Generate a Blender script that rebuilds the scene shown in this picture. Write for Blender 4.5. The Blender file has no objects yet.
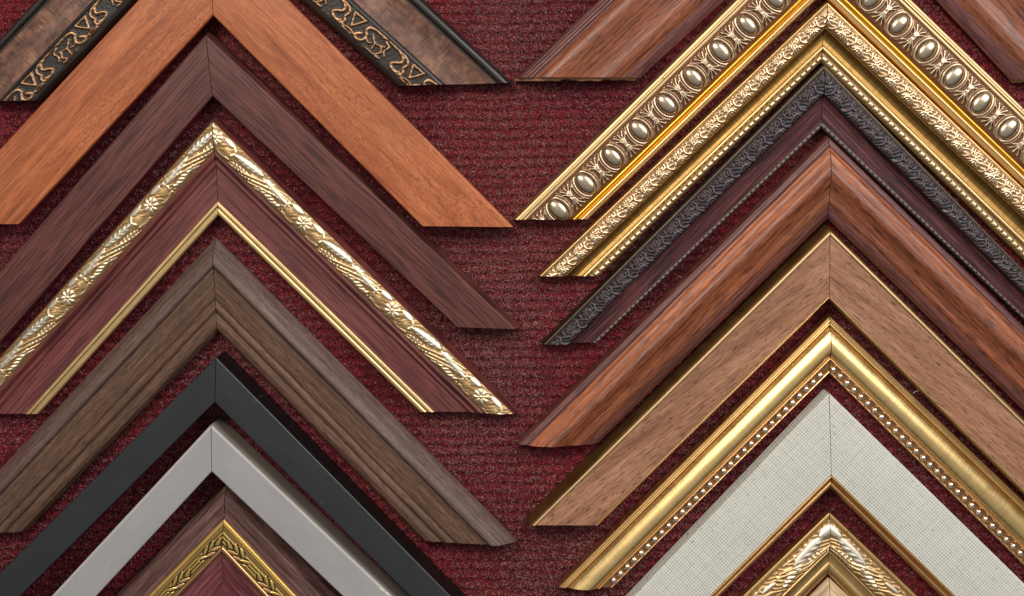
import bpy, math, random
import numpy as np
from mathutils import Vector

# ------------------------------------------------------------------ basics
S = 0.0005            # metres per layout unit (half a millimetre)
CX, CY, D = 512.0, 150.0, 1150.0   # camera foot point and height, layout units
scene = bpy.context.scene
COL = scene.collection
rng = np.random.default_rng(7)

def W(x, y, z=0.0):
    return ((x - 512.0) * S, -(y - 298.0) * S, z * S)

def unproj(p, z):
    k = (D - z) / D
    return np.array([CX + (p[0] - CX) * k, CY + (p[1] - CY) * k])

# ------------------------------------------------------------------ materials
class NT:
    def __init__(self, name, rot=0.0):
        self.rot = rot
        self.m = bpy.data.materials.new(name)
        self.m.use_nodes = True
        self.t = self.m.node_tree
        self.b = self.t.nodes['Principled BSDF']
        self.uv = None
    def n(self, typ, **kw):
        nd = self.t.nodes.new(typ)
        for k, v in kw.items():
            setattr(nd, k, v)
        return nd
    def link(self, a, b):
        self.t.links.new(a, b)
    def inp(self, nd, key, val):
        if hasattr(val, 'is_output') or isinstance(val, bpy.types.NodeSocket):
            self.link(val, nd.inputs[key])
        else:
            nd.inputs[key].default_value = val
    def coords(self, su, sv, off=0.0):
        if self.uv is None:
            self.uv = self.n('ShaderNodeUVMap', uv_map='UVMap').outputs[0]
            if self.rot:
                r0 = self.n('ShaderNodeMapping')
                r0.inputs['Rotation'].default_value = (0, 0, math.radians(self.rot))
                self.link(self.uv, r0.inputs[0]); self.uv = r0.outputs[0]
        mp = self.n('ShaderNodeMapping')
        self.link(self.uv, mp.inputs[0])
        mp.inputs['Scale'].default_value = (su, sv, 1)
        mp.inputs['Location'].default_value = (off, off * 1.7, off * 0.3)
        return mp.outputs[0]
    def noise(self, vec, detail=4.0, rough=0.55, dist=0.0, scale=1.0):
        nz = self.n('ShaderNodeTexNoise')
        self.link(vec, nz.inputs['Vector'])
        nz.inputs['Scale'].default_value = scale
        nz.inputs['Detail'].default_value = detail
        nz.inputs['Roughness'].default_value = rough
        nz.inputs['Distortion'].default_value = dist
        return nz.outputs['Fac']
    def ramp(self, fac, stops, interp='LINEAR'):
        r = self.n('ShaderNodeValToRGB')
        r.color_ramp.interpolation = interp
        els = r.color_ramp.elements
        while len(els) < len(stops):
            els.new(0.5)
        for e, (p, c) in zip(els, stops):
            e.position = p
            e.color = (c, c, c, 1) if isinstance(c, (int, float)) else (*c, 1)
        self.link(fac, r.inputs[0])
        return r.outputs[0]
    def mix(self, fac, a, b, mode='MIX'):
        m = self.n('ShaderNodeMix', data_type='RGBA', blend_type=mode)
        self.inp(m, 0, fac)
        for i, v in ((6, a), (7, b)):
            if isinstance(v, tuple):
                m.inputs[i].default_value = (*v, 1) if len(v) == 3 else v
            else:
                self.link(v, m.inputs[i])
        return m.outputs[2]
    def math(self, op, a, b=0.0):
        m = self.n('ShaderNodeMath', operation=op)
        self.inp(m, 0, a); self.inp(m, 1, b)
        return m.outputs[0]
    def attr(self, name):
        return self.n('ShaderNodeAttribute', attribute_name=name).outputs['Fac']
    def bump(self, h, strength=0.3, dist=0.0003, prev=None):
        b = self.n('ShaderNodeBump')
        b.inputs['Strength'].default_value = strength
        b.inputs['Distance'].default_value = dist
        self.link(h, b.inputs['Height'])
        if prev is not None:
            self.link(prev, b.inputs['Normal'])
        self.link(b.outputs[0], self.b.inputs['Normal'])
        return b.outputs[0]
    def set(self, **kw):
        for k, v in kw.items():
            key = {'color': 'Base Color', 'rough': 'Roughness', 'metal': 'Metallic', 'coat': 'Coat Weight',
                   'coatr': 'Coat Roughness', 'spec': 'Specular IOR Level', 'sheen': 'Sheen Weight'}[k]
            if isinstance(v, tuple):
                v = (*v, 1)
            self.inp(self.b, key, v)

def lin(r, g, b):
    f = lambda c: (c / 255 / 12.92) if c <= 10 else ((c / 255 + 0.055) / 1.055) ** 2.4
    return (f(r), f(g), f(b))

def wood(name, dark, mid, light, su=0.010, sv=0.16, fibre=0.5, pore=None, rough=0.42, coat=0.0, bumpy=0.25,
         dist=0.6, rot=0.0, contrast=0.5, fleck=0.0, mottle=1.0, spec=0.5):
    k = NT(name, rot)
    f1 = k.noise(k.coords(su, sv), 5, 0.65, dist)
    c = k.ramp(f1, [(0.32, lin(*dark)), (0.5, lin(*mid)), (0.68, lin(*light))])
    f2 = k.noise(k.coords(0.03, fibre, 3.1), 2, 0.6, 0.15)       # fibres
    c = k.mix(contrast, c, k.ramp(f2, [(0.32, 0.35), (0.5, 0.95), (0.68, 1.5)]), 'MULTIPLY')
    f5 = k.noise(k.coords(0.12, 0.7, 13.0), 1, 0.5)              # short broken grain
    c = k.mix(contrast * 0.7 * mottle, c, k.ramp(f5, [(0.3, 0.6), (0.55, 1.0), (0.7, 1.3)]), 'MULTIPLY')
    f6 = k.noise(k.coords(0.5, 0.5, 17.0), 2, 0.6)                # fine mottle
    c = k.mix(contrast * 0.5 * mottle, c, k.ramp(f6, [(0.3, 0.72), (0.7, 1.25)]), 'MULTIPLY')
    h = f2
    f4 = k.noise(k.coords(0.006, 0.02, 9.0), 2, 0.5, 0.5)         # broad colour drift along the stick
    c = k.mix(0.5, c, k.ramp(f4, [(0.3, 0.75), (0.7, 1.22)]), 'MULTIPLY')
    if pore:
        pl, pw, thr, amt, pc = pore
        f3 = k.noise(k.coords(pl, pw, 6.3), 1.0, 0.5, 0.08)
        pm = k.ramp(f3, [(thr, 0.0), (thr + 0.06, 1.0)])
        c = k.mix(k.math('MULTIPLY', pm, amt), c, lin(*pc))
        h = k.math('SUBTRACT', f2, k.math('MULTIPLY', pm, 0.9))
    if fleck:
        f7 = k.noise(k.coords(0.24, 0.5, 21.0), 1, 0.5)
        big = k.ramp(k.noise(k.coords(0.008, 0.03, 25.0), 2), [(0.42, 0.0), (0.58, 1.0)])
        c = k.mix(k.math('MULTIPLY', k.math('MULTIPLY', k.ramp(f7, [(0.56, 0.0), (0.64, 1.0)]), big), fleck), c, lin(*dark))
    k.set(color=c, rough=k.math('ADD', k.math('MULTIPLY', f2, 0.22), rough - 0.11), coat=coat, coatr=0.34, spec=spec)
    k.bump(h, bumpy, 0.00025)
    return k.m

def metal(name, col, col2, rough=0.3, streak='along', bumpy=0.15, metalness=1.0, mott=0.5):
    k = NT(name)
    if streak == 'along':
        v = k.coords(0.012, 1.1)
    elif streak == 'across':
        v = k.coords(0.55, 0.03)
    else:
        v = k.coords(0.35, 0.35)
    f = k.noise(v, 5, 0.65, 0.1)
    f2 = k.noise(k.coords(0.05, 0.09, 4), 4, 0.6, 0.6)
    c = k.mix(k.ramp(f, [(0.3, 0.0), (0.7, 1.0)]), col, col2)
    c = k.mix(mott, c, k.ramp(f2, [(0.3, 0.72), (0.65, 1.12)]), 'MULTIPLY')
    # small worn specks where the bole shows
    f3 = k.noise(k.coords(0.22, 0.3, 8), 2, 0.5)
    c = k.mix(k.math('MULTIPLY', k.ramp(f3, [(0.76, 0.0), (0.79, 1.0)]), 0.75), c, (0.10, 0.045, 0.015))
    k.set(color=c, metal=metalness, rough=k.math('ADD', k.math('MULTIPLY', f2, 0.25), rough - 0.12))
    k.bump(f, bumpy, 0.00015)
    return k.m

def relief_mat(name, recess, raised, silver, rough=0.3, metalness=1.0, lo=0.15, hi=0.6, grain=0.25):
    """Antiqued finish: the recess colour stays low in the carving, leaf on what stands proud."""
    k = NT(name)
    r = k.attr('relief'); s = k.attr('silver')
    n = k.noise(k.coords(0.5, 0.5), 4, 0.6)
    rr = k.math('ADD', r, k.math('MULTIPLY', k.math('SUBTRACT', n, 0.5), grain))
    m = k.ramp(rr, [(lo, 0.0), (hi, 1.0)])
    leaf = k.mix(s, raised, silver)
    c = k.mix(m, recess, leaf)
    k.set(color=c, metal=k.math('MULTIPLY', k.math('ADD', k.math('MULTIPLY', m, 0.75), 0.25), metalness), rough=k.math('ADD', k.math('MULTIPLY', n, 0.2), rough - 0.1))
    k.bump(n, 0.12, 0.0002)
    return k.m

M = {}
M['orange'] = wood('orange_veneer', (130, 66, 36), (166, 93, 54), (184, 112, 70), su=0.006, sv=0.07, fibre=0.6,
                   pore=(0.06, 0.8, 0.60, 0.4, (112, 54, 30)), rough=0.42, bumpy=0.05, dist=1.0, contrast=0.34, fleck=0.7, spec=0.4)
M['mahogany'] = wood('mahogany_foil', (76, 38, 35), (92, 50, 46), (102, 60, 55), su=0.008, sv=0.12, fibre=0.6,
                     pore=(0.022, 0.6, 0.52, 0.7, (44, 20, 20)), rough=0.44, bumpy=0.2, contrast=0.32, mottle=0.5, spec=0.35)
M['red_mahogany'] = wood('red_mahogany', (82, 36, 36), (102, 50, 48), (116, 62, 58), su=0.01, sv=0.12, fibre=0.6,
                         pore=(0.022, 0.55, 0.53, 0.66, (52, 20, 24)), rough=0.40, bumpy=0.2, coat=0.06, contrast=0.32, mottle=0.5, spec=0.4)
M['rustic'] = wood('rustic_walnut', (80, 56, 43), (96, 70, 55), (110, 84, 68), su=0.01, sv=0.3, fibre=0.8, dist=0.15,
                   pore=(0.08, 0.7, 0.57, 0.5, (52, 35, 28)), rough=0.56, bumpy=0.35, contrast=0.42, mottle=1.5, spec=0.35)
M['rustic_grey'] = wood('sheen_tinted_rustic_walnut', (84, 63, 55), (100, 78, 71), (114, 93, 88), su=0.01, sv=0.3, fibre=0.8, dist=0.15,
                   pore=(0.08, 0.7, 0.58, 0.45, (56, 40, 35)), rough=0.5, bumpy=0.35, contrast=0.4, mottle=1.5, spec=0.45)  # same walnut, greyer: sheen on the curved edge put into the colour
M['dark_walnut'] = wood('dark_walnut', (72, 46, 44), (100, 70, 66), (120, 90, 84), su=0.01, sv=0.25, fibre=0.45,
                        pore=(0.03, 0.5, 0.57, 0.5, (54, 32, 34)), rough=0.45, bumpy=0.2)
M['purple_wood'] = wood('purple_brown_wood', (84, 32, 40), (118, 60, 66), (140, 84, 84), su=0.008, sv=0.16, fibre=0.4,
                        pore=(0.02, 0.4, 0.56, 0.55, (54, 20, 28)), rough=0.34, bumpy=0.15, coat=0.2)
M['swept'] = wood('red_brown_lacquer', (100, 50, 31), (132, 71, 43), (152, 87, 52), su=0.008, sv=0.35, fibre=0.7, dist=0.2,
                  pore=(0.05, 0.65, 0.555, 0.68, (58, 26, 20)), rough=0.44, coat=0.14, bumpy=0.2, contrast=0.5)
M['swept_orange'] = wood('orange_brown_lacquer', (120, 58, 30), (156, 84, 44), (176, 100, 54), su=0.008, sv=0.35, fibre=0.7, dist=0.2,
                         pore=(0.05, 0.65, 0.56, 0.66, (70, 30, 18)), rough=0.44, coat=0.14, bumpy=0.2, contrast=0.5)
M['swept_dark'] = wood('plum_brown_lacquer', (76, 37, 35), (102, 57, 52), (118, 74, 66), su=0.008, sv=0.35, fibre=0.7, dist=0.2,
                       pore=(0.04, 0.65, 0.555, 0.6, (52, 22, 22)), rough=0.44, coat=0.12, bumpy=0.15, contrast=0.5)
M['tan'] = wood('tan_walnut_veneer', (124, 84, 60), (153, 109, 82), (170, 127, 99), su=0.009, sv=0.10, fibre=0.6,
                pore=(0.10, 0.85, 0.605, 0.85, (84, 52, 38)), rough=0.5, bumpy=0.2, rot=7.0, contrast=0.42, mottle=0.7, spec=0.4)
M['old_panel'] = wood('aged_brown_panel', (66, 40, 32), (106, 70, 54), (138, 98, 76), su=0.05, sv=0.05, fibre=0.14,
                      pore=(0.42, 0.07, 0.58, 0.5, (44, 28, 24)), rough=0.40, bumpy=0.2, coat=0.1, contrast=0.5)
M['black_wood'] = wood('black_stained_wood', (24, 19, 18), (36, 30, 28), (54, 46, 43), su=0.015, sv=0.4, rough=0.34, coat=0.15, bumpy=0.12)
M['ebony_red'] = wood('ebony_red_wood', (50, 19, 22), (76, 35, 38), (98, 54, 54), su=0.01, sv=0.3, fibre=0.6,
                      pore=(0.02, 0.55, 0.525, 0.75, (28, 10, 13)), rough=0.52, bumpy=0.2, contrast=0.6, spec=0.2)
M['cream'] = wood('pale_cream_wood', (150, 112, 76), (196, 164, 126), (226, 204, 172), su=0.01, sv=0.1, rough=0.4, bumpy=0.1)
M['gold'] = metal('gold_leaf', (0.60, 0.37, 0.14), (0.76, 0.52, 0.25), 0.38, mott=0.3)
M['gold_pale'] = metal('pale_gold_leaf', (0.73, 0.48, 0.20), (0.86, 0.63, 0.33), 0.36, mott=0.25)
M['gold_brushed'] = metal('brushed_gold', (0.74, 0.50, 0.19), (0.88, 0.65, 0.31), 0.32, 'across', 0.25, mott=0.2)
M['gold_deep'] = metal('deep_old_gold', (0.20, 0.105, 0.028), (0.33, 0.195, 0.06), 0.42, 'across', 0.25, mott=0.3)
M['gold_rim'] = metal('beige_gold_rim', (0.50, 0.34, 0.16), (0.66, 0.48, 0.26), 0.48, mott=0.3)
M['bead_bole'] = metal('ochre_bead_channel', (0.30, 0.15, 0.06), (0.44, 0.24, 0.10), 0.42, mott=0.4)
M['gold_rich'] = metal('rich_yellow_gold', (0.80, 0.48, 0.13), (0.90, 0.60, 0.20), 0.36, mott=0.3)
M['gold_orange'] = metal('orange_gold', (0.66, 0.32, 0.03), (0.78, 0.43, 0.06), 0.34, mott=0.3)
M['copper_gold'] = metal('copper_gold', (0.62, 0.34, 0.15), (0.78, 0.49, 0.25), 0.36, mott=0.3)
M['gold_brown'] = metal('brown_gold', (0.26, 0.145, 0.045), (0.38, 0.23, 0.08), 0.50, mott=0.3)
M['rim_olive'] = metal('dark_olive_bronze', (0.09, 0.072, 0.055), (0.17, 0.135, 0.10), 0.45, mott=0.3)
M['bole'] = metal('brown_bole', (0.13, 0.045, 0.016), (0.20, 0.075, 0.028), 0.45, 'along', 0.1, 0.35)
M['bead_silver'] = metal('silver_bead', (0.74, 0.62, 0.48), (0.90, 0.80, 0.68), 0.25, 'both', 0.05, mott=0.2)
M['egg_silver'] = metal('silver_cabochon', (0.46, 0.36, 0.25), (0.66, 0.54, 0.40), 0.28, 'both', 0.1, mott=0.3)
M['rl_egg'] = relief_mat('antiqued_silver_on_brown', (0.15, 0.060, 0.024), (0.44, 0.28, 0.15), (0.76, 0.64, 0.47), 0.34, 1.0, 0.32, 0.7)
M['rl_gold'] = relief_mat('antiqued_pale_gold', (0.27, 0.15, 0.06), (0.74, 0.52, 0.30), (0.88, 0.74, 0.55), 0.32, 1.0, 0.10, 0.62)
M['rl_dark'] = relief_mat('black_embossed', (0.014, 0.010, 0.012), (0.060, 0.047, 0.052), (0.13, 0.105, 0.115), 0.34, 0.15, 0.1, 0.8)
M['rl_flor'] = relief_mat('gold_and_silver_floral', (0.22, 0.11, 0.03), (0.72, 0.50, 0.24), (0.86, 0.78, 0.62), 0.42, 1.0, 0.10, 0.5)
M['rl_copper'] = relief_mat('copper_on_black', (0.022, 0.017, 0.016), (0.36, 0.21, 0.115), (0.56, 0.39, 0.25), 0.46, 1.0, 0.30, 0.62, 0.6)
M['rl_sprig'] = relief_mat('gold_on_black', (0.018, 0.012, 0.007), (0.78, 0.52, 0.15), (0.86, 0.50, 0.22), 0.32, 1.0, 0.25, 0.5, 0.15)
M['rl_dash'] = relief_mat('gold_dashes', (0.20, 0.11, 0.03), (0.86, 0.70, 0.40), (0.94, 0.84, 0.60), 0.32, 1.0, 0.15, 0.6, 0.1)
M['rl_dash_dark'] = relief_mat('worn_dashes', (0.035, 0.020, 0.018), (0.17, 0.12, 0.092), (0.20, 0.15, 0.115), 0.5, 0.1, 0.15, 0.6, 0.3)

def painted(name, col, rough, spec=0.5, bumpy=0.05, var=0.12):
    k = NT(name)
    f = k.noise(k.coords(0.02, 0.05), 4, 0.6)
    c = k.mix(1.0, lin(*col), k.ramp(f, [(0.3, 1 - var), (0.7, 1 + var)]), 'MULTIPLY')
    f3 = k.noise(k.coords(0.11, 0.11, 5), 1, 0.5)
    c = k.mix(k.math('MULTIPLY', k.ramp(f3, [(0.785, 0.0), (0.81, 1.0)]), 0.4), c, lin(104, 94, 88))
    f2 = k.noise(k.coords(1.2, 1.2), 3, 0.6)
    k.set(color=c, rough=k.math('ADD', k.math('MULTIPLY', f, 0.16), rough - 0.08), spec=spec)
    k.bump(f2, bumpy, 0.0002)
    return k.m
M['black_paint'] = painted('matt_black_lacquer', (34, 36, 40), 0.36, 0.5, 0.05)
M['black_side'] = painted('black_lacquer_edge', (14, 13, 14), 0.40, 0.4, 0.05)
M['grey_paint'] = painted('warm_grey_lacquer', (150, 149, 150), 0.36, 0.5, 0.04, 0.06)
M['grey_highlight'] = painted('highlit_grey_edge', (170, 168, 167), 0.35, 0.5, 0.04, 0.05)  # face grey made lighter: the bevel's reflected highlight painted into the colour
M['grey_side'] = painted('taupe_lacquer_edge', (146, 138, 127), 0.45, 0.4, 0.05, 0.1)
M['bare_wood'] = painted('bare_chipped_wood', (214, 206, 194), 0.8, 0.2, 0.3, 0.1)
M['raw_wood'] = painted('sawn_raw_wood', (150, 112, 84), 0.8, 0.2, 0.3, 0.2)
M['dark_side'] = wood('dark_brown_edge', (34, 22, 18), (50, 34, 28), (70, 50, 42), su=0.012, sv=0.3, rough=0.5)

def linen():
    k = NT('woven_linen')
    sep = k.n('ShaderNodeSeparateXYZ'); k.link(k.coords(1, 1), sep.inputs[0])
    wob = k.math('MULTIPLY', k.noise(k.coords(0.05, 0.05), 2), 2.5)
    wu = k.math('SINE', k.math('ADD', k.math('MULTIPLY', sep.outputs[0], 2 * math.pi / 2.6), wob))
    wv = k.math('SINE', k.math('ADD', k.math('MULTIPLY', sep.outputs[1], 2 * math.pi / 2.6), wob))
    h = k.math('ADD', k.math('MULTIPLY', k.math('ADD', wu, wv), 0.25), 0.5)
    n = k.noise(k.coords(0.5, 0.5), 3, 0.6)
    ta = k.noise(k.coords(0.03, 0.75, 2.0), 1, 0.5); tb = k.noise(k.coords(0.75, 0.03, 5.0), 1, 0.5)
    th = k.math('ADD', k.math('MULTIPLY', ta, 0.5), k.math('MULTIPLY', tb, 0.5))
    h = k.math('ADD', h, k.math('MULTIPLY', k.math('SUBTRACT', th, 0.5), 1.2))
    c = k.mix(k.ramp(h, [(0.05, 0.0), (0.55, 1.0)]), lin(172, 171, 160), lin(205, 206, 199))
    c = k.mix(0.5, c, k.ramp(n, [(0.3, 0.82), (0.7, 1.12)]), 'MULTIPLY')
    sl = k.noise(k.coords(0.20, 0.45, 7), 2, 0.6)
    c = k.mix(k.math('MULTIPLY', k.ramp(sl, [(0.655, 0.0), (0.70, 1.0)]), 0.5), c, lin(92, 82, 66))
    k.set(color=c, rough=0.85, spec=0.2)
    k.bump(k.math('ADD', h, k.math('MULTIPLY', n, 0.5)), 0.5, 0.0004)
    return k.m
M['linen'] = linen()

# ------------------------------------------------------------------ mesh building
def smooth_curve(pts, n=6):
    p = np.array(pts, float)
    out = []
    for i in range(len(p) - 1):
        p0 = p[max(i - 1, 0)]; p1 = p[i]; p2 = p[i + 1]; p3 = p[min(i + 2, len(p) - 1)]
        for j in range(n):
            x = j / n
            q = 0.5 * ((2 * p1) + (p2 - p0) * x + (2 * p0 - 5 * p1 + 4 * p2 - p3) * x * x + (3 * p1 - p0 - 3 * p2 + p3) * x ** 3)
            q[0] = p1[0] + (p2[0] - p1[0]) * x
            out.append(q)
    out.append(p[-1])
    return np.array(out)

def round_corners(pts, width, r=1.2):
    p = np.array(pts, float) * np.array([width, 1.0])
    out = [p[0]]
    for i in range(1, len(p) - 1):
        a, b, c = p[i - 1], p[i], p[i + 1]
        la, lc = np.linalg.norm(a - b), np.linalg.norm(c - b)
        rr = min(r, la * 0.45, lc * 0.45)
        q0 = b + (a - b) / max(la, 1e-6) * rr; q1 = b + (c - b) / max(lc, 1e-6) * rr
        for x in (0, 0.33, 0.67, 1):
            out.append((1 - x) ** 2 * q0 + 2 * x * (1 - x) * b + x * x * q1)
    out.append(p[-1])
    return np.array(out) / np.array([width, 1.0])

def new_mesh(name, verts, faces, uv=None, attrs=None, smooth=True, angle=None):
    me = bpy.data.meshes.new(name)
    me.vertices.add(len(verts))
    me.vertices.foreach_set('co', np.asarray(verts, np.float32).ravel())
    faces = np.asarray(faces, np.int32)
    n, k = faces.shape
    me.loops.add(n * k); me.polygons.add(n)
    me.loops.foreach_set('vertex_index', faces.ravel())
    me.polygons.foreach_set('loop_start', np.arange(0, n * k, k, dtype=np.int32))
    if uv is not None:
        l = me.uv_layers.new(name='UVMap')
        l.data.foreach_set('uv', np.asarray(uv, np.float32)[faces.ravel()].ravel())
    for an, av in (attrs or {}).items():
        a = me.attributes.new(an, 'FLOAT', 'POINT')
        a.data.foreach_set('value', np.asarray(av, np.float32))
    me.update(calc_edges=True)
    me.validate()
    if smooth:
        me.polygons.foreach_set('use_smooth', np.ones(len(me.polygons), bool))
        if angle:
            me.set_sharp_from_angle(angle=math.radians(angle))
    return me

class Arm:
    """One mitred length: outer edge O>Oe and inner edge I>Ie on the board, layout units."""
    def __init__(self, O, I, Oe, Ie, side, gap=0.35):
        self.O, self.I, self.Oe, self.Ie, self.side = O, I, Oe, Ie, side
        d = (Oe - O) / np.linalg.norm(Oe - O) + (Ie - I) / np.linalg.norm(Ie - I)
        self.d = d / np.linalg.norm(d)
        nrm = np.array([-self.d[1], self.d[0]])
        if np.dot(I - O, nrm) < 0: nrm = -nrm
        self.nrm = nrm
        self.L = np.linalg.norm(Oe - O)
        self.width = abs(np.dot(Ie - Oe, nrm))
        self.s0 = gap * 1.4 / self.L
        self.off = rng.uniform(0, 4000, 2)
    def P(self, t, s):
        t = np.asarray(t)[..., None]; s = np.asarray(s)[..., None]
        a = self.O + (self.I - self.O) * t
        b = self.Oe + (self.Ie - self.Oe) * t
        return a + (b - a) * s
    def uvd(self, P):
        q = P - self.O
        return q @ self.d, q @ self.nrm

def band_mesh(arm, name, pts, base=0.0, relief=None, hscale=1.5, smooth=False, rnd=1.2, root=(0, 0), step=0.7, lower=0.0, shift=(0, 0)):
    w = arm.width
    if smooth:
        prof = smooth_curve(pts)
    else:
        prof = round_corners(pts, w, rnd)
    t0, t1 = prof[0][0], prof[-1][0]
    if relief is not None:
        nt = max(6, int((t1 - t0) * w / step) + 1); ns = int(arm.L / step)
        tt = np.linspace(t0, t1, nt)
    else:
        tt = prof[:, 0]; nt = len(tt); ns = 16
    zz = np.interp(tt, prof[:, 0], prof[:, 1]) if relief is not None else prof[:, 1]
    ss = np.linspace(arm.s0, 1, ns)
    T, SS = np.meshgrid(tt, ss, indexing='ij')
    P = arm.P(T, SS)
    Z = np.repeat(zz[:, None], ns, 1) - lower
    u, v = arm.uvd(P)
    attrs = None
    if relief is not None:
        bw = (t1 - t0) * w
        uc = u
        h, sil = relief(uc - (shift[0] if arm.side == 'l' else shift[1]), (T - t0) / (t1 - t0) * bw, bw)
        e = np.minimum(1, np.minimum(T - t0, t1 - T) * w / 1.2)
        h = h * np.clip(e, 0, 1)
        Z = Z + h * hscale
    top = np.dstack([P[..., 0], P[..., 1], Z]).reshape(-1, 3)
    uvs = np.dstack([u, v]).reshape(-1, 2) + arm.off
    idx = np.arange(nt * ns).reshape(nt, ns)
    f = np.stack([idx[:-1, :-1], idx[1:, :-1], idx[1:, 1:], idx[:-1, 1:]], -1).reshape(-1, 4)
    loop = np.concatenate([idx[0, :], idx[1:, -1], idx[-1, -2::-1], idx[-2:0:-1, 0]])
    nb = len(loop)
    top_ring = top[loop].copy()                    # doubled so the skirt shades flat
    bot = top[loop].copy(); bot[:, 2] = base
    nv = len(top)
    ring = np.arange(nb)
    nxt = (ring + 1) % nb
    sk = np.stack([nv + ring, nv + nxt, nv + nb + nxt, nv + nb + ring], -1)
    verts = np.vstack([top, top_ring, bot])
    ruv = uvs[loop]
    buv = ruv.copy(); buv[:, 1] += 6.0
    uvs = np.vstack([uvs, ruv, buv])
    faces = np.vstack([f, sk])
    # wound so that the top faces up
    a, b, c = verts[f[0][0]], verts[f[0][1]], verts[f[0][2]]
    if np.cross((b - a)[:2], (c - a)[:2]) > 0:     # y is flipped on the way to world space
        faces = faces[:, ::-1]
    if relief is not None:
        hh = np.concatenate([h.ravel(), h.ravel()[loop], h.ravel()[loop] * 0])
        s2 = np.broadcast_to(sil, h.shape)
        s2 = np.concatenate([s2.ravel(), s2.ravel()[loop], s2.ravel()[loop]])
        attrs = {'relief': hh, 'silver': s2}
    wv = np.empty_like(verts)
    wv[:, 0] = (verts[:, 0] - root[0]) * S
    wv[:, 1] = -(verts[:, 1] - root[1]) * S
    wv[:, 2] = verts[:, 2] * S
    return new_mesh(name, wv, faces, uvs, attrs, True, 70 if relief is not None else 38)

def join_meshes(name, meshes):
    """Stack meshes that share one material into a single mesh."""
    V, F, U = [], [], []
    o = 0
    for me in meshes:
        n = len(me.vertices)
        co = np.empty(n * 3, np.float32); me.vertices.foreach_get('co', co)
        fl = np.empty(len(me.loops), np.int32); me.loops.foreach_get('vertex_index', fl)
        uv = np.empty(len(me.loops) * 2, np.float32); me.uv_layers[0].data.foreach_get('uv', uv)
        vu = np.zeros((n, 2), np.float32); vu[fl] = uv.reshape(-1, 2)
        V.append(co.reshape(-1, 3)); F.append(fl.reshape(-1, 4) + o); U.append(vu); o += n
        bpy.data.meshes.remove(me)
    return new_mesh(name, np.vstack(V), np.vstack(F), np.vstack(U), None, True, 38)

def add(name, me, mat, parent=None, label=None):
    o = bpy.data.objects.new(name, me)
    COL.objects.link(o)
    if mat is not None: me.materials.append(mat)
    o.parent = parent
    if label: o['label'] = label
    return o

# ------------------------------------------------------------------ carving patterns (height 0..1 over u along, v across)
def seg(u, v, a, b, w):
    ax, ay = a; bx, by = b
    dx, dy = bx - ax, by - ay
    l2 = dx * dx + dy * dy + 1e-9
    x = np.clip(((u - ax) * dx + (v - ay) * dy) / l2, 0, 1)
    d = np.hypot(u - ax - x * dx, v - ay - x * dy)
    return np.sqrt(np.clip(1 - (d / w) ** 2, 0, 1))

def stroke(u, v, pts, w, n=5):
    p = smooth_curve_xy(pts, n)
    h = np.zeros_like(u)
    for i in range(len(p) - 1):
        h = np.maximum(h, seg(u, v, p[i], p[i + 1], w))
    return h

def smooth_curve_xy(pts, n):
    p = np.array(pts, float)
    if len(p) == 2: return p
    out = []
    for i in range(len(p) - 1):
        p0 = p[max(i - 1, 0)]; p1 = p[i]; p2 = p[i + 1]; p3 = p[min(i + 2, len(p) - 1)]
        for j in range(n):
            x = j / n
            out.append(0.5 * ((2 * p1) + (p2 - p0) * x + (2 * p0 - 5 * p1 + 4 * p2 - p3) * x * x + (3 * p1 - p0 - 3 * p2 + p3) * x ** 3))
    out.append(p[-1])
    return np.array(out)

def lens(u, v, a, b, w, sharp=1.0):
    """Leaf: a lens from a to b, half-width w."""
    ax, ay = a; bx, by = b
    L = math.hypot(bx - ax, by - ay)
    du, dv = (bx - ax) / L, (by - ay) / L
    x = ((u - ax) * du + (v - ay) * dv) / L
    y = (-(u - ax) * dv + (v - ay) * du)
    ww = w * np.sqrt(np.clip(4 * x * (1 - x), 0, 1)) ** 1.0 + 1e-6
    h = np.clip(1 - (y / ww) ** 2, 0, 1)
    h = np.where((x < 0) | (x > 1), 0, h) ** 0.6
    return h, x, y

def cheap_noise(u, v, f, seed):
    r = np.random.default_rng(seed)
    o = np.zeros_like(u)
    for i in range(6):
        a = r.uniform(0, 2 * math.pi); k = f * r.uniform(0.7, 1.5); ph = r.uniform(0, 6.28)
        o += np.sin((u * math.cos(a) + v * math.sin(a)) * k + ph)
    return o / 6

def carved_ground(u, v, f=1.0, seed=2):
    wv = 2.4 * cheap_noise(u, v, 0.16 * f, seed) + 1.2 * cheap_noise(u, v, 0.4 * f, seed + 50)
    return 0.5 + 0.5 * np.sin((0.75 * u + 1.15 * v) * f + 2.0 * wv)

def flower(u, v, cu, cv, R, n, ph=0.0):
    x, y = u - cu, v - cv
    r = np.hypot(x, y); th = np.arctan2(y, x) + ph
    pet = np.abs(np.cos(n * th / 2)) ** 0.6
    h = np.clip(1 - ((r - 0.58 * R) / (0.46 * R)) ** 2, 0, 1) ** 0.5 * pet
    h = np.maximum(h, np.sqrt(np.clip(1 - (r / (0.24 * R)) ** 2, 0, 1)))
    return h * (r < R * 1.05)

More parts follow.
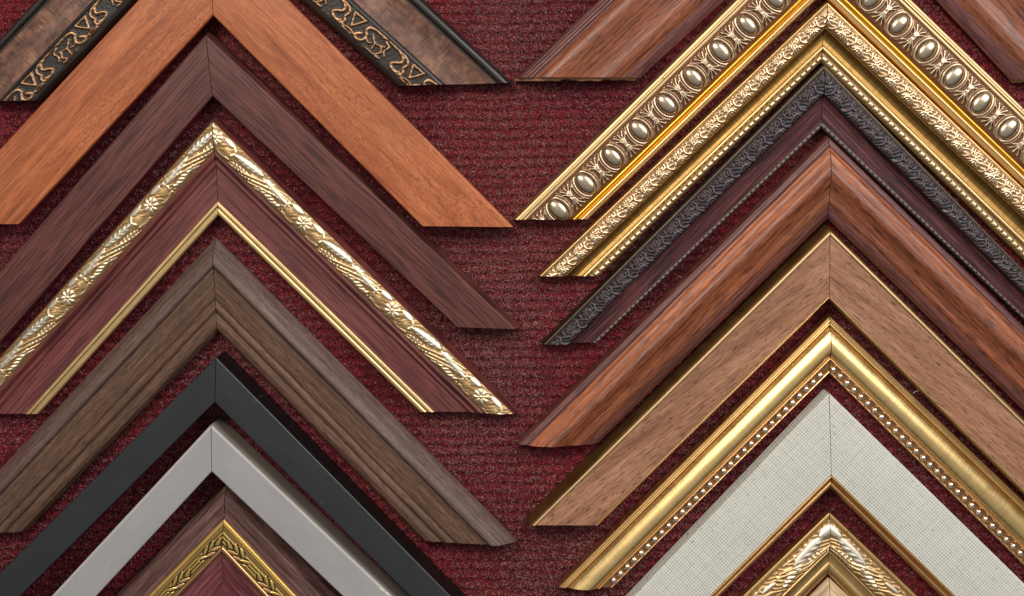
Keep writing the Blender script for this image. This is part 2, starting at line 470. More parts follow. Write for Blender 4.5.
def rl_palmette(P=37.3, ph=19.5):
    def f(u, v, bw):
        uu = np.mod(u - ph, P) - P / 2            # palmette at 0, eggs at +-P/2
        vc = v - bw / 2
        e = np.mod(u - ph + P / 2, P) - P / 2     # egg at 0
        a = np.hypot(e / 9.8, vc / 13.6)
        h = np.sqrt(np.clip(1 - ((a - 1.02) / 0.13) ** 2, 0, 1)) * 0.9
        a2 = np.hypot(e / 12.0, vc / 15.8)
        h = np.maximum(h, 0.62 * np.sqrt(np.clip(1 - ((a2 - 1.03) / 0.075) ** 2, 0, 1)))
        out = a2 > 1.09
        for sgn in (1, -1):
            vv = vc * sgn
            for k, (tx, ty) in enumerate(((-9.4, 9.8), (-5.4, 12.4), (0, 13.4), (5.4, 12.4), (9.4, 9.8))):
                q = stroke(uu, vv, [(tx * 0.12, 1.5), (tx * 0.34, ty * 0.55), (tx, ty)], 0.95, 4) * 0.95
                h = np.maximum(h, np.where(out, q, 0))
                g = seg(uu, vv, (tx * 0.85, ty * 0.9), (tx * 1.02, ty * 1.0), 1.3)
                h = np.maximum(h, np.where(out, g, 0))
        for k in (-1.6, 0, 1.6):
            h = np.maximum(h, 0.95 * seg(uu, vc, (k, -2.4), (k, 2.4), 0.8))
        st = 0.16 * (cheap_noise(u, v, 2.2, 5) + 0.3)
        h = np.maximum(h, np.clip(st, 0, 0.3) + 0.05)
        edge = (np.abs(vc) > bw / 2 - 1.2)
        return h, np.clip(h * 1.1 - 0.3, 0, 1)
    return f

def rl_rosette(P=22.6, seed=1):
    def f(u, v, bw):
        k = bw / 18.0
        vv = v / k
        h = 0.06 + 0.50 * carved_ground(np.mod(u, P * 3), v, 1.25, seed)
        for off in (0, P):
            x = np.mod(u, P) - off
            h = np.maximum(h, flower(x, vv, 11.5, 6.2, 5.6, 8, 0.3))
            # divider: an S-shaped scroll from rim to rim
            h = np.maximum(h, stroke(x, vv, [(2.5, 1.0), (0.8, 5), (3.2, 9), (2.4, 13), (-1.0, 17.2)], 1.25, 4))
            h = np.maximum(h, 0.8 * stroke(x, vv, [(5.2, 1.2), (4.0, 4.5), (5.6, 8)], 0.9, 3))
            h = np.maximum(h, 0.8 * stroke(x, vv, [(17.8, 1.2), (19.2, 4.5), (18.0, 8)], 0.9, 3))
            # acanthus fingers fanning toward the inner side
            for j, (tx, ty) in enumerate(((4.6, 15.4), (7.4, 16.8), (10.4, 17.4), (13.6, 17.2), (16.6, 16.2), (19.2, 14.2))):
                h = np.maximum(h, (0.78 + 0.15 * (j % 2)) * stroke(x, vv, [(12.0 + (tx - 12) * 0.25, 11.6), (12 + (tx - 12) * 0.7, 13.6), (tx, ty)], 1.05, 3))
        return h, np.clip(h * 1.3 - 0.6, 0, 1)
    return f

def rl_floral(P=120.0, ph=58.0):
    def f(u, v, bw):
        k = bw / 21.0
        best = None
        h = 0.03 + 0.24 * carved_ground(u, v, 1.0, 11) + 0.16 * carved_ground(v, u, 1.7, 12)
        sil = np.zeros_like(h)
        uu = np.mod(u + ph, P)
        uu = np.where(uu > P * 0.5, uu - P, uu)      # flower at 0
        vv = v / k
        def put(q, s):
            nonlocal h, sil
            m = q > h
            sil = np.where(m, s, sil); h = np.where(m, q, h)
        put(flower(uu, vv, 0, 10.5, 8.2, 8) * 1.0, 0.55)
        for sg in (1, -1):
            x = uu * sg
            cone = np.clip(1 - np.hypot((x - 19) / 5.6, (vv - 11.5) / 4.6) ** 2, 0, 1) ** 0.5
            dots = 0.55 + 0.45 * np.sin(x * 2.3 + vv * 2.3) * np.sin(x * 2.3 - vv * 2.3)
            put(cone * dots * 0.9, 0.0)
            put(stroke(x, vv, [(8, 3.0), (14, 1.8), (21, 3.4), (25.5, 8), (24, 13)], 1.5) * 0.85, 0.5)
            put(stroke(x, vv, [(10, 18.5), (16, 19.2), (24, 17.5), (33, 19.5)], 1.3) * 0.8, 0.3)
            q, lx, ly = lens(x, vv, (8, 3.5), (20, 4.5), 2.6); put(q * 0.9, 1.0)
        # long pale leaves on the outer side with ribs
        for sg, (a, b, w) in ((1, ((25, 9), (62, 3.5), 4.4)), (-1, ((25, 8), (60, 5.5), 4.8))):
            x = uu * sg
            q, lx, ly = lens(x, vv, a, b, w + 1.3)
            h = np.where(q > 0.02, 0.03, h)
            q, lx, ly = lens(x, vv, a, b, w)
            cut = 0.75 + 0.25 * np.clip(np.cos((lx * 40 + np.abs(ly) * 1.2)), -0.3, 1) * (np.abs(ly) > 1.0) + 0.25 * (np.abs(ly) <= 1.0)
            put(q * np.clip(cut, 0, 1), 0.95)
            q, lx, ly = lens(x, vv, (25, 17.5), (60, 15), 4.6)
            h = np.where(q > 0.02, np.minimum(h, 0.05), h)
            q, lx, ly = lens(x, vv, (27, 17.5), (58, 15), 3.6)
            rib = 0.62 + 0.38 * np.cos(lx * 44 - ly * 1.2)
            put(q * rib * 0.92, 0.45)
        # crossing ribbons
        x = np.mod(u + ph, P)
        put(stroke(x, vv, [(26, 21), (42, 17.5), (58, 11), (74, 5), (92, 1.5)], 1.5) * 1.0, 0.1)
        put(stroke(x, vv, [(32, 22), (48, 19), (63, 13), (79, 7.5), (97, 4)], 1.3) * 0.9, 0.25)
        put(stroke(x, vv, [(40, 22), (54, 20), (68, 15), (84, 10), (100, 8)], 1.1) * 0.8, 0.1)
        put(stroke(x, vv, [(62, 20), (72, 17), (84, 18.5), (92, 15)], 1.3) * 0.85, 0.8)
        return np.clip(h, 0, 1), sil
    return f

def rl_bold_floral(P=104.0, ph=20.0):
    def f(u, v, bw):
        k = bw / 24.0
        vv = v / k
        x = np.mod(u + ph, P)
        h = 0.08 + 0.44 * carved_ground(u, v, 1.2, 21)
        sil = np.zeros_like(h)
        def put(q, s):
            nonlocal h, sil
            m = q > h
            sil = np.where(m, s, sil); h = np.where(m, q, h)
        for off in (-P, 0, P):
            xx = x + off
            # smooth swelling leaves chained along the outer side
            q, lx, ly = lens(xx, vv, (24, 10), (46, 5), 6.0); put(q, 1.0)
            q, lx, ly = lens(xx, vv, (43, 8), (84, 9.5), 6.4)
            put(q * (0.86 + 0.14 * np.cos(lx * 30 + ly * 0.8) * (ly > 0)), 1.0)
            q, lx, ly = lens(xx, vv, (78, 13), (108, 18), 4.2); put(q * (0.75 + 0.25 * np.cos(lx * 36 + ly)), 0.9)
            # grapes / dots
            for cu, cv in ((20, 16), (24, 19), (28, 16.5), (24, 14), (32, 19), (31, 13.5), (16, 19), (36, 16.5)):
                put(np.sqrt(np.clip(1 - ((xx - cu) ** 2 + (vv - cv) ** 2) / 4.4, 0, 1)) * 0.8, 0.1)
            put(stroke(xx, vv, [(36, 22), (52, 19), (70, 18), (86, 10), (100, 4)], 1.3), 0.25)
            put(stroke(xx, vv, [(40, 24), (56, 21.5), (74, 20), (90, 12.5), (104, 6)], 1.1) * 0.9, 0.35)
            put(stroke(xx, vv, [(18, 2), (30, 3), (40, 1.6)], 1.0) * 0.7, 0.5)
            put(stroke(xx, vv, [(54, 2), (66, 3.5), (80, 3), (92, 1.6)], 1.0) * 0.7, 0.4)
            q, lx, ly = lens(xx, vv, (50, 20), (72, 15), 2.8); put(q * (0.6 + 0.4 * np.cos(lx * 30)), 0.6)
            q, lx, ly = lens(xx, vv, (4, 8), (22, 6), 3.2); put(q * 0.9, 0.8)
        return np.clip(h, 0, 1), sil
    return f

def rl_scroll(P=77.0, ph=20.0):
    def f(u, v, bw):
        k = bw / 25.0
        vv = v / k
        x = np.mod(u + ph, P)
        h = 0.10 + 0.06 * cheap_noise(u, v, 1.5, 31)
        for off in (-P, 0, P):
            xx = x + off
            W_ = 1.75
            for pts, w in (
                ([(2, 2.0), (9, 2.2), (16, 5.0), (18, 10), (13, 14), (11, 18), (16, 21), (22, 19)], 1.9),     # hook
                ([(12, 2.0), (19, 3.0), (24, 7), (23, 13), (26, 17), (24, 21), (19, 21)], 1.7),
                ([(28, 3), (34, 16)], 1.5), ([(28, 3), (42, 2.6)], 1.5), ([(42, 2.6), (34, 16)], 1.3),        # V
                ([(46, 15), (42, 19), (45, 22), (51, 20), (52, 14), (48, 9), (50, 4), (58, 2.2), (66, 2.6)], 1.9),   # S
                ([(57, 2.2), (68, 1.6), (79, 2.0)], 1.2), ([(56, 8), (63, 13), (72, 10)], 1.2), ([(63, 13), (64, 20)], 1.2),                            # Y
                ([(70, 12), (73, 17), (70, 22), (76, 22)], 1.3), ([(70.5, 4.5), (76, 7), (75, 13), (78, 17)], 1.3), ([(22, 19), (28, 20.5), (34, 19), (40, 20.5), (44, 19)], 1.1), ([(66, 2.6), (71, 1.6), (79, 2.0)], 1.3), ([(52, 14), (56, 17), (60, 15.5)], 1.1), ([(27, 22.4), (38, 22.4)], 1.0), ([(58, 22.6), (69, 22.6)], 1.0)):
                h = np.maximum(h, stroke(xx, vv, pts, w * 1.08) * (0.94 + 0.06 * np.sin(xx * 0.9 + vv)))
        return h, np.clip(cheap_noise(u, v, 0.8, 4), 0, 1) * 0.8
    return f

def rl_sprig(P=43.0, ph=10.0):
    def f(u, v, bw):
        k = bw / 11.0
        vv = v / k
        x = np.mod(u + ph, P)
        rib = np.clip(0.72 + 0.7 * np.cos(vv * 2 * math.pi / 2.7), 0, 1)
        h = 0.9 * np.clip(rib + 0.12, 0, 1) * (vv > 0.5) * (vv < 10.5)
        sil = np.zeros_like(h)
        for off in (-P, 0, P):
            xx = x + off
            for a, b, w, s in (((14, 8.5), (2, 4.5), 2.0, 0), ((20, 7), (9, 1.6), 1.8, 0), ((26, 5), (16, 0.6), 1.6, 0),
                            ((8, 11), (18, 6.5), 2.0, 0.9), ((16, 11), (26, 7.0), 2.0, 0.9), ((24, 8), (33, 3.5), 1.6, 0.3)):
                q, lx, ly = lens(xx, vv, a, b, w + 1.1)
                h = np.where(q > 0.02, 0.05, h)            # dark outline round each leaf
                q, lx, ly = lens(xx, vv, a, b, w)
                sil = np.where(q > 0.2, s, sil)
                h = np.maximum(h, q)
        return np.clip(h, 0, 1), sil
    return f

def rl_dash(P=6.2, duty=0.62):
    def f(u, v, bw):
        x = np.mod(u, P) / P
        m = np.clip((duty / 2 - np.abs(x - 0.5)) * P * 1.6, 0, 1)
        dome = np.clip(1 - ((v - bw / 2) / (bw * 0.30)) ** 2, 0, 1) ** 0.4
        return m * dome, m * 0.3
    return f

# ------------------------------------------------------------------ one sample = Empty > rail (x2) > bands
HZ = 1.0
GROUP = 'mitred frame corner samples laid out on the carpet'
ALL_ARMS = []

def corner(label, O, I, L, R, bands, zo, zi, zoL=None, zoR=None, extra=None, ziL=None, ziR=None):
    """bands: dicts with name, mat, pts; name 'rail' joins the body of each length."""
    global HZ
    hz, HZ = HZ, 1.0
    bands = [dict(b, pts=[(t, z * hz if t > -1 else z) for t, z in b['pts']], base=b.get('base', 0) * hz) for b in bands]
    zo *= hz; zi *= hz
    base = unproj(((O[0] + I[0]) / 2, (O[1] + I[1]) / 2), zi)
    root = bpy.data.objects.new('frame_corner', None)
    COL.objects.link(root)
    root.empty_display_size = 0.01
    root.location = W(base[0], base[1], 0)
    root['label'] = label; root['category'] = 'frame corner'; root['group'] = GROUP
    for side, E in (('l', L), ('r', R)):
        za = (zoL if side == 'l' else zoR) or zo
        zb = (ziL if side == 'l' else ziR) or zi
        arm = Arm(unproj(O, za), unproj(I, zb), unproj(E[0], za), unproj(E[1], zb), side)
        tmin = min(b['pts'][0][0] for b in bands); tmax = max(b['pts'][-1][0] for b in bands)
        ALL_ARMS.append((arm, tmin, tmax))
        body = [b for b in bands if b['name'] == 'rail']
        kw = lambda b: {k: b[k] for k in ('base', 'relief', 'hscale', 'smooth', 'rnd', 'step', 'lower', 'shift') if k in b}
        me = join_meshes('rail', [band_mesh(arm, 'rail', b['pts'], root=base, **kw(b)) for b in body])
        rail = add('rail', me, body[0]['mat'], root)
        for b in bands:
            if b['name'] == 'rail': continue
            add(b['name'], band_mesh(arm, b['name'], b['pts'], root=base, **kw(b)), b['mat'], rail)
        if extra: extra(arm, rail, base)
    return root

def B(name, mat, pts, **kw):
    return dict(name=name, mat=M[mat], pts=pts, **kw)

def dome_mesh(name, a, b, h, nr=9, na=20):
    V = [(0, 0, h)]
    for i in range(1, nr + 1):
        r = math.sin(i / nr * math.pi / 2); z = math.cos(i / nr * math.pi / 2)
        for j in range(na):
            th = 2 * math.pi * j / na
            V.append((a * r * math.cos(th), b * r * math.sin(th), h * z))
    F = []
    for j in range(na):
        F.append((0, 1 + j, 1 + (j + 1) % na, 1 + (j + 1) % na))
    V = np.array(V)
    quads = []
    for i in range(nr - 1):
        for j in range(na):
            p = 1 + i * na + j; q = 1 + i * na + (j + 1) % na
            quads.append((p, p + na, q + na, q))
    me = bpy.data.meshes.new(name)
    me.from_pydata([tuple(v * S) for v in V], [], [f[:3] for f in F] + quads)
    l = me.uv_layers.new(name='UVMap')
    fl = np.empty(len(me.loops), np.int32); me.loops.foreach_get('vertex_index', fl)
    l.data.foreach_set('uv', (V[fl][:, :2]).astype(np.float32).ravel())
    me.polygons.foreach_set('use_smooth', np.ones(len(me.polygons), bool))
    me.update()
    return me

def stud_row(name, me, mat, t, z, period, ph, margin=4.0, jitter=0.04):
    me.materials.append(mat)
    def ex(arm, rail, base):
        # positions at equal steps along the length, on the line t across it
        a = arm.P(t, 0.0); b = arm.P(t, 1.0)
        L = np.linalg.norm(b - a); u0 = np.dot(a - arm.O, arm.d)
        first = math.ceil((u0 + margin - ph) / period)
        k = first
        proto = None
        while True:
            u = ph + k * period
            s = (u - u0) / L
            if s > 1 - margin / L: break
            p = arm.P(t, s)
            o = bpy.data.objects.new(name, me) if proto is None else proto.copy()
            proto = proto or o
            COL.objects.link(o)
            o.parent = rail
            o.location = ((p[0] - base[0]) * S, -(p[1] - base[1]) * S, z * S)
            o.rotation_euler = (0, 0, math.atan2(-arm.d[1], arm.d[0]) + random.uniform(-jitter, jitter))
            sc = random.uniform(0.95, 1.05); o.scale = (sc, sc, sc)
            k += 1
    return ex

random.seed(3)
# --- left column, top to bottom -------------------------------------------------
HZ = 0.7
corner('dark corner with aged brown panels and copper scrollwork on a black inner band',
       (217, -192), (212, -79), ((-57, 101), (41, 101)), ((513, 83), (397, 86)), [
       B('rail', 'black_wood', [(0, 14), (0.03, 24), (0.075, 27), (0.115, 25), (0.125, 21), (0.15, 21)], rnd=1.5),
       B('rail', 'black_wood', [(0.58, 20), (0.6, 24), (0.63, 25)]),
       B('rail', 'black_wood', [(0.93, 24), (0.97, 22), (1.0, 15)], rnd=2),
       B('panel', 'old_panel', [(0.15, 20), (0.3, 17), (0.45, 16.5), (0.58, 19)], smooth=True),
       B('scroll_band', 'rl_copper', [(0.63, 23), (0.93, 23)], relief=rl_scroll(), hscale=2.2)],
       14, 15)
HZ = 0.8
corner('wide orange-brown wooden corner with a plain flat face', (211, -78), (213, 15), ((-69, 224), (19, 224)), ((513, 227), (422, 226)), [
       B('rail', 'orange', [(0, 26), (0.02, 27.6), (0.5, 28.2), (0.84, 28.1)], rnd=0.8),
       B('rail', 'orange', [(0.84, 28.1), (0.985, 28), (1.0, 27)], rnd=0.8, base=21)], 26, 27)
HZ = 0.72
corner('dark mahogany corner with a plain flat face, below the orange-brown one', (209, 30), (212.5, 96), ((-66, 347), (-4, 347)), ((521, 327), (457, 327)), [
       B('rail', 'mahogany', [(0, 5), (0.09, 24.5), (0.115, 25.6), (0.5, 26), (0.84, 26)], rnd=1.0),
       B('rail', 'mahogany', [(0.84, 26), (0.985, 26), (1.0, 25)], rnd=1.0, base=19)], 6, 25)
HZ = 0.6
corner('mahogany corner with a gold floral outer band and a plain gold inner lip', (215.5, 115), (219, 215), ((-52, 413), (40, 413)), ((519.5, 411), (420, 411)), [
       B('rail', 'red_mahogany', [(0, 4), (0.05, 22), (0.06, 25)], rnd=1),
       B('rail', 'red_mahogany', [(0.36, 22), (0.39, 24), (0.42, 22), (0.445, 17), (0.47, 19.5), (0.5, 19), (0.52, 16)], rnd=1),
       B('rail', 'red_mahogany', [(0.52, 16), (0.7, 17), (0.85, 18.5)], rnd=1),
       B('floral_band', 'rl_flor', [(0.06, 24), (0.14, 27.5), (0.22, 28), (0.30, 26), (0.36, 22)], relief=rl_floral(122.0), hscale=1.6, smooth=True, step=0.6, shift=(43, 76)),
       B('gold_lip', 'gold_pale', [(0.85, 19), (0.865, 21.6), (0.905, 22.2), (0.92, 20.2), (0.935, 20.2), (0.95, 21.4), (0.985, 21), (1.0, 19)], rnd=0.7, base=14)],
       5, 15)
HZ = 0.75
corner('weathered grey-brown walnut corner with a stepped ribbed face', (216, 238), (217.5, 332), ((-56, 530), (26, 531)), ((517, 541), (421, 540)), [
       B('sheen_tinted_edge', 'rustic_grey', [(0, 6), (0.06, 14), (0.17, 25), (0.24, 28), (0.28, 27), (0.31, 22)], rnd=2.0),  # outer curve, part of its sheen painted in as grey
       B('rail', 'rustic', [(0.31, 23.5), (0.5, 22.5), (0.62, 21.5), (0.65, 18.6), (0.68, 20.6), (0.72, 21.5), (0.755, 20.5), (0.785, 16.6), (0.81, 18.4), (0.87, 19.5), (0.95, 17.0), (1.0, 9)], rnd=1.2)],
       6, 14)
corner('flat matt black corner with sharp square edges', (216, 358), (215, 402), ((-77, 650), (-34, 650)), ((504, 651), (466, 651)), [
       B('rail', 'black_side', [(-0.012, 35), (0.02, 35)], lower=1.0),
       B('black_face', 'black_paint', [(0.0, 35.2), (0.025, 35.9), (0.975, 37.4), (1.0, 36.8)], base=30, rnd=0.6)], 36, 36)
def chips(arm, rail, base):
    if arm.side != 'r': return
    for s, t, n, sz in ((0.725, 0.035, 9, 2.6), (0.748, 0.03, 9, 2.2), (0.765, 0.05, 8, 1.8)):
        p = arm.P(t, s)
        r = random.Random(n + int(s * 1000))
        V, F = [], []
        for j in range(n):
            th = 2 * math.pi * j / n
            q = sz * r.uniform(0.55, 1.1)
            x, y = q * 1.5 * math.cos(th), q * 0.55 * math.sin(th)
            X = p + arm.d * x + arm.nrm * y
            V.append(((X[0] - base[0]) * S, -(X[1] - base[1]) * S, 34.0 * S))
            V.append(((X[0] - base[0]) * S, -(X[1] - base[1]) * S, (35.35 + r.uniform(0.0, 0.25)) * S))
        me = bpy.data.meshes.new('chip')
        top = [2 * j + 1 for j in range(n)]
        me.from_pydata(V, [], [top] + [(2 * j, 2 * ((j + 1) % n), 2 * ((j + 1) % n) + 1, 2 * j + 1) for j in range(n)])
        me.uv_layers.new(name='UVMap')
        add('chip', me, M['bare_wood'], rail)
corner('flat pale grey corner with plain square edges, chipped on its right length', (211, 425), (212, 471), ((2, 650), (46, 650)), ((448, 650), (400, 650)), [
       B('rail', 'grey_side', [(-0.012, 34), (0.02, 34)], lower=1.0),
       B('highlit_edge', 'grey_highlight', [(0.0, 34.2), (0.02, 35.0), (0.07, 35.2)], base=29, rnd=0.6),
       B('grey_face', 'grey_paint', [(0.07, 35.1), (0.97, 36.2), (1.0, 35.6)], base=29, rnd=0.6)], 35, 35, extra=chips)
HZ = 0.75
corner('dark walnut corner with gold leaf-sprig band and a sloping purple-brown inside, at the bottom left', (225, 494), (221, 625), ((70, 650), (200, 650)), ((371, 650), (246, 650)), [
       B('rail', 'dark_walnut', [(-0.07, 2), (-0.06, 14), (0.0, 30), (0.02, 31), (0.08, 29.5), (0.1, 28), (0.18, 27)], rnd=1.2),
       B('sloping_inside', 'purple_wood', [(0.435, 24), (0.7, 15), (1.0, 7)], rnd=1.2),
       B('gold_rim', 'gold_rich', [(0.18, 28), (0.19, 30.2), (0.222, 30.4), (0.228, 29.6), (0.250, 29.0)], rnd=0.6),
       B('leaf_sprig_band', 'rl_sprig', [(0.250, 28.6), (0.29, 29.0), (0.345, 28.4), (0.385, 27.5)], relief=rl_sprig(), hscale=0.7, step=0.4),
       B('inner_gold_rim', 'copper_gold', [(0.385, 28), (0.395, 29.0), (0.42, 28.0), (0.435, 25.0)], rnd=0.7)],
       30, 7)
# --- right column, top to bottom --------------------------------------------------
SW = [B('swept_edge', 'swept_dark', [(0, 10), (0.015, 15), (0.04, 17.5), (0.055, 16), (0.075, 16), (0.09, 19.5), (0.115, 21), (0.135, 18.5), (0.15, 20)], rnd=1),
      B('rail', 'swept', [(0.15, 20), (0.2, 25.5), (0.26, 28.5), (0.33, 28), (0.45, 24.5), (0.58, 22), (0.66, 22.5), (0.72, 23.5), (0.79, 22), (0.86, 18)], smooth=True),
      B('inner_edge', 'swept_dark', [(0.86, 18), (0.89, 17.4), (0.93, 16), (0.97, 14), (1.0, 11)], smooth=True, base=7)]
def raw_end(arm, rail, base):
    """Ragged lip of bare wood left by the saw along the lower cut."""
    r = random.Random(5)
    prof = [(0, 6), (0.08, 10), (0.2, 16), (0.3, 18), (0.5, 14), (0.72, 14.5), (0.86, 11), (1.0, 5)]
    tt = np.linspace(0.0, 0.985, 46); V = []
    d = arm.d / abs(arm.d[1])
    lip = 2.0
    for i, t in enumerate(tt):
        z = np.interp(t, [p[0] for p in prof], [p[1] for p in prof])
        if i % 3 == 0: lip = r.uniform(1.2, 3.4)
        a = arm.P(t, 1.0)
        for q, zz in ((a - d * 1.0, z), (a + d * lip, z - 1.5), (a + d * lip, 0.2), (a - d * 1.0, 0.2)):
            V.append(((q[0] - base[0]) * S, -(q[1] - base[1]) * S, zz * S))
    F = []
    for i in range(len(tt) - 1):
        for j in range(4):
            F.append((i * 4 + j, i * 4 + (j + 1) % 4, i * 4 + 4 + (j + 1) % 4, i * 4 + 4 + j))
    F += [(0, 1, 2, 3), tuple(len(V) - 4 + j for j in (3, 2, 1, 0))]
    me = bpy.data.meshes.new('sawn_end'); me.from_pydata(V, [], F); me.uv_layers.new(name='UVMap')
    add('sawn_end', me, M['raw_wood'], rail)
HZ = 0.75
corner('reddish-brown swept corner with soft glossy ridges, cut off by the top edge of the photo', (836, -225), (838, -105), ((517, 78), (639.5, 78)), ((1137, 80), (1010, 80)), SW, 10, 9, extra=raw_end)
egg = dome_mesh('cabochon', 8.0, 12.0, 4.8)
HZ = 0.7
corner('ornate gold corner with a row of large oval silver cabochons', (820, -86), (822, -5), ((512, 219), (589, 219)), ((1140, 222), (1060, 222)), [
       B('outer_rim', 'gold_rim', [(0, 4), (0.025, 17), (0.04, 20.5), (0.085, 21.8), (0.092, 21.0), (0.125, 21.8), (0.135, 19.8), (0.18, 20.6), (0.20, 19)], rnd=0.6),
       B('rail', 'bole', [(0.20, 18.5), (0.225, 18.5)]),
       B('rail', 'bole', [(0.735, 18.5), (0.775, 17)]),
       B('palmette_band', 'rl_egg', [(0.225, 18.5), (0.35, 20.5), (0.5, 21.2), (0.62, 20.5), (0.735, 18.5)], relief=rl_palmette(), hscale=2.6, smooth=True, step=0.55),
       B('orange_gold_strip', 'gold_orange', [(0.775, 17), (0.79, 19), (0.82, 19.5), (0.865, 17.5), (0.875, 17)], rnd=1),
       B('inner_lip', 'gold_pale', [(0.875, 18), (0.89, 21), (0.92, 21.5), (0.935, 19.5), (0.955, 19.5), (0.975, 18), (1.0, 12)], rnd=0.8)],
       6, 15, extra=stud_row('cabochon', egg, M['egg_silver'], 0.48, 14.4, 37.3, 19.5, 7.5, 0.03))
HZ = 0.7
corner('gold corner with a rosette relief band, a smooth gold hollow and a dashed gold lip', (825, 1), (821, 62), ((537, 275), (599, 276)), ((1117, 278), (1043, 278)), [
       B('rail', 'gold', [(0, 5), (0.025, 17), (0.045, 20), (0.075, 20)], rnd=0.8),
       B('rosette_band', 'rl_gold', [(0.075, 20), (0.15, 23), (0.28, 24.5), (0.38, 23.5), (0.43, 21.5)], relief=rl_rosette(), hscale=2.0, smooth=True, step=0.5),
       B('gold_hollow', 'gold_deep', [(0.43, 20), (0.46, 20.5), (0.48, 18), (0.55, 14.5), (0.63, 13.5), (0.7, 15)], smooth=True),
       B('gold_ridge', 'gold', [(0.7, 15), (0.75, 17.5), (0.79, 17.8), (0.82, 16), (0.84, 15)], smooth=True),
       B('dashed_lip', 'rl_dash', [(0.84, 14.5), (0.9, 15.5), (0.97, 15), (1.0, 13)], relief=rl_dash(7.1, 0.78), hscale=1.6, step=0.5)],
       7, 14)
HZ = 0.7
corner('near-black corner with a leafy embossed band and a thin dashed inner edge', (822, 63), (821, 128), ((541, 343), (598, 342)), ((1097, 346), (1051, 346)), [
       B('outer_rim', 'rim_olive', [(0, 5), (0.03, 16), (0.06, 18.5), (0.10, 18)], rnd=0.8),
       B('embossed_band', 'rl_dark', [(0.10, 18), (0.2, 22), (0.3, 23.5), (0.4, 23), (0.5, 20)], relief=rl_rosette(23.5, 9), hscale=2.8, smooth=True, step=0.5),
       B('rail', 'ebony_red', [(0.5, 17), (0.52, 14.5), (0.6, 14.2), (0.72, 14.8), (0.82, 16), (0.90, 16.6)], smooth=True),
       B('dashed_edge', 'rl_dash_dark', [(0.90, 16.3), (0.92, 17.2), (0.97, 17.0), (1.0, 15)], relief=rl_dash(5.9, 0.74), hscale=0.6, step=0.45)],
       7, 14)
SW5 = [B('swept_edge', 'swept_dark', [(0, 8), (0.02, 14), (0.05, 17), (0.09, 17.5), (0.12, 19), (0.15, 21.5)], smooth=True),
       B('orange_band', 'swept_orange', [(0.15, 21.5), (0.22, 25.5), (0.30, 27.5), (0.36, 28)], smooth=True),
       B('rail', 'swept', [(0.36, 28), (0.42, 29.5), (0.48, 29), (0.55, 26), (0.65, 22), (0.72, 21), (0.78, 20.5), (0.83, 18)], smooth=True),
       B('inner_edge', 'swept_dark', [(0.83, 18), (0.86, 17.4), (0.9, 16.4), (0.95, 14.5), (1.0, 11)], smooth=True, base=7)]
HZ = 0.8
corner('reddish-brown swept corner with orange streaks, between the near-black and the tan corners', (827, 135), (827, 218), ((517, 443), (597, 443)), ((1146, 446), (1060, 446)), SW5, 9, 10)
corner('tan walnut corner with flecked grain and thin gold edges', (830, 230), (829, 299), ((531, 525), (598, 525)), ((1132, 527), (1058, 527)), [
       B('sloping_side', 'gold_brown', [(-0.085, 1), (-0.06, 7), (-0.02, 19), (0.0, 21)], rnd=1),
       B('gold_edge', 'gold_rim', [(0, 21), (0.02, 23.5), (0.07, 24), (0.085, 22.5)], rnd=0.8),
       B('rail', 'tan', [(0.085, 22.8), (0.5, 23.0), (0.95, 22.8)], rnd=0.6),
       B('inner_gold_edge', 'gold', [(0.95, 22.5), (0.97, 23.6), (1.0, 22)], rnd=0.5)],
       22, 22)
bead = dome_mesh('bead', 3.3, 3.3, 3.0, 7, 14)
HZ = 0.65
corner('gold corner with a broad rounded face and a beaded inner edge', (828, 313), (829, 373), ((556, 585), (613, 587)), ((1118, 590), (1049, 590)), [
       B('ribbed_rim', 'gold_pale', [(0, 4), (0.03, 14), (0.05, 16.5), (0.075, 15), (0.09, 17), (0.115, 18), (0.14, 16), (0.155, 17.5), (0.18, 17.5), (0.2, 13)], rnd=0.8),
       B('rail', 'gold_brushed', [(0.2, 13), (0.22, 17), (0.28, 21), (0.36, 24.5), (0.46, 27), (0.55, 27.5), (0.63, 26), (0.69, 22.5), (0.71, 20.5)], smooth=True),
       B('copper_ridge', 'copper_gold', [(0.71, 20.5), (0.735, 22.5), (0.765, 22.5), (0.79, 19)], rnd=1),
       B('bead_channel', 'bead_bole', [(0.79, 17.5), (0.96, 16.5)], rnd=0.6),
       B('inner_fillet', 'copper_gold', [(0.96, 17.5), (0.98, 18.5), (1.0, 15)], rnd=0.6)],
       6, 16, extra=stud_row('bead', bead, M['bead_silver'], 0.877, 11.2, 9.6, 2.0, 4.0))
corner('pale linen-covered corner with a slim gold inner lip', (829, 393), (830, 488), ((583, 650), (665, 650)), ((1092, 650), (996, 650)), [
       B('linen_face', 'linen', [(0.0, 20), (0.015, 21.5), (0.5, 21.5), (0.84, 20.5)], base=1, rnd=1.2),
       B('rail', 'gold', [(0.84, 20), (0.855, 21.5), (0.875, 21.0), (0.885, 18.5), (0.91, 16)], rnd=0.7),
       B('gold_lip', 'copper_gold', [(0.91, 16), (0.93, 18), (0.97, 17.5), (1.0, 13)], rnd=1)], 21, 14)
HZ = 0.55
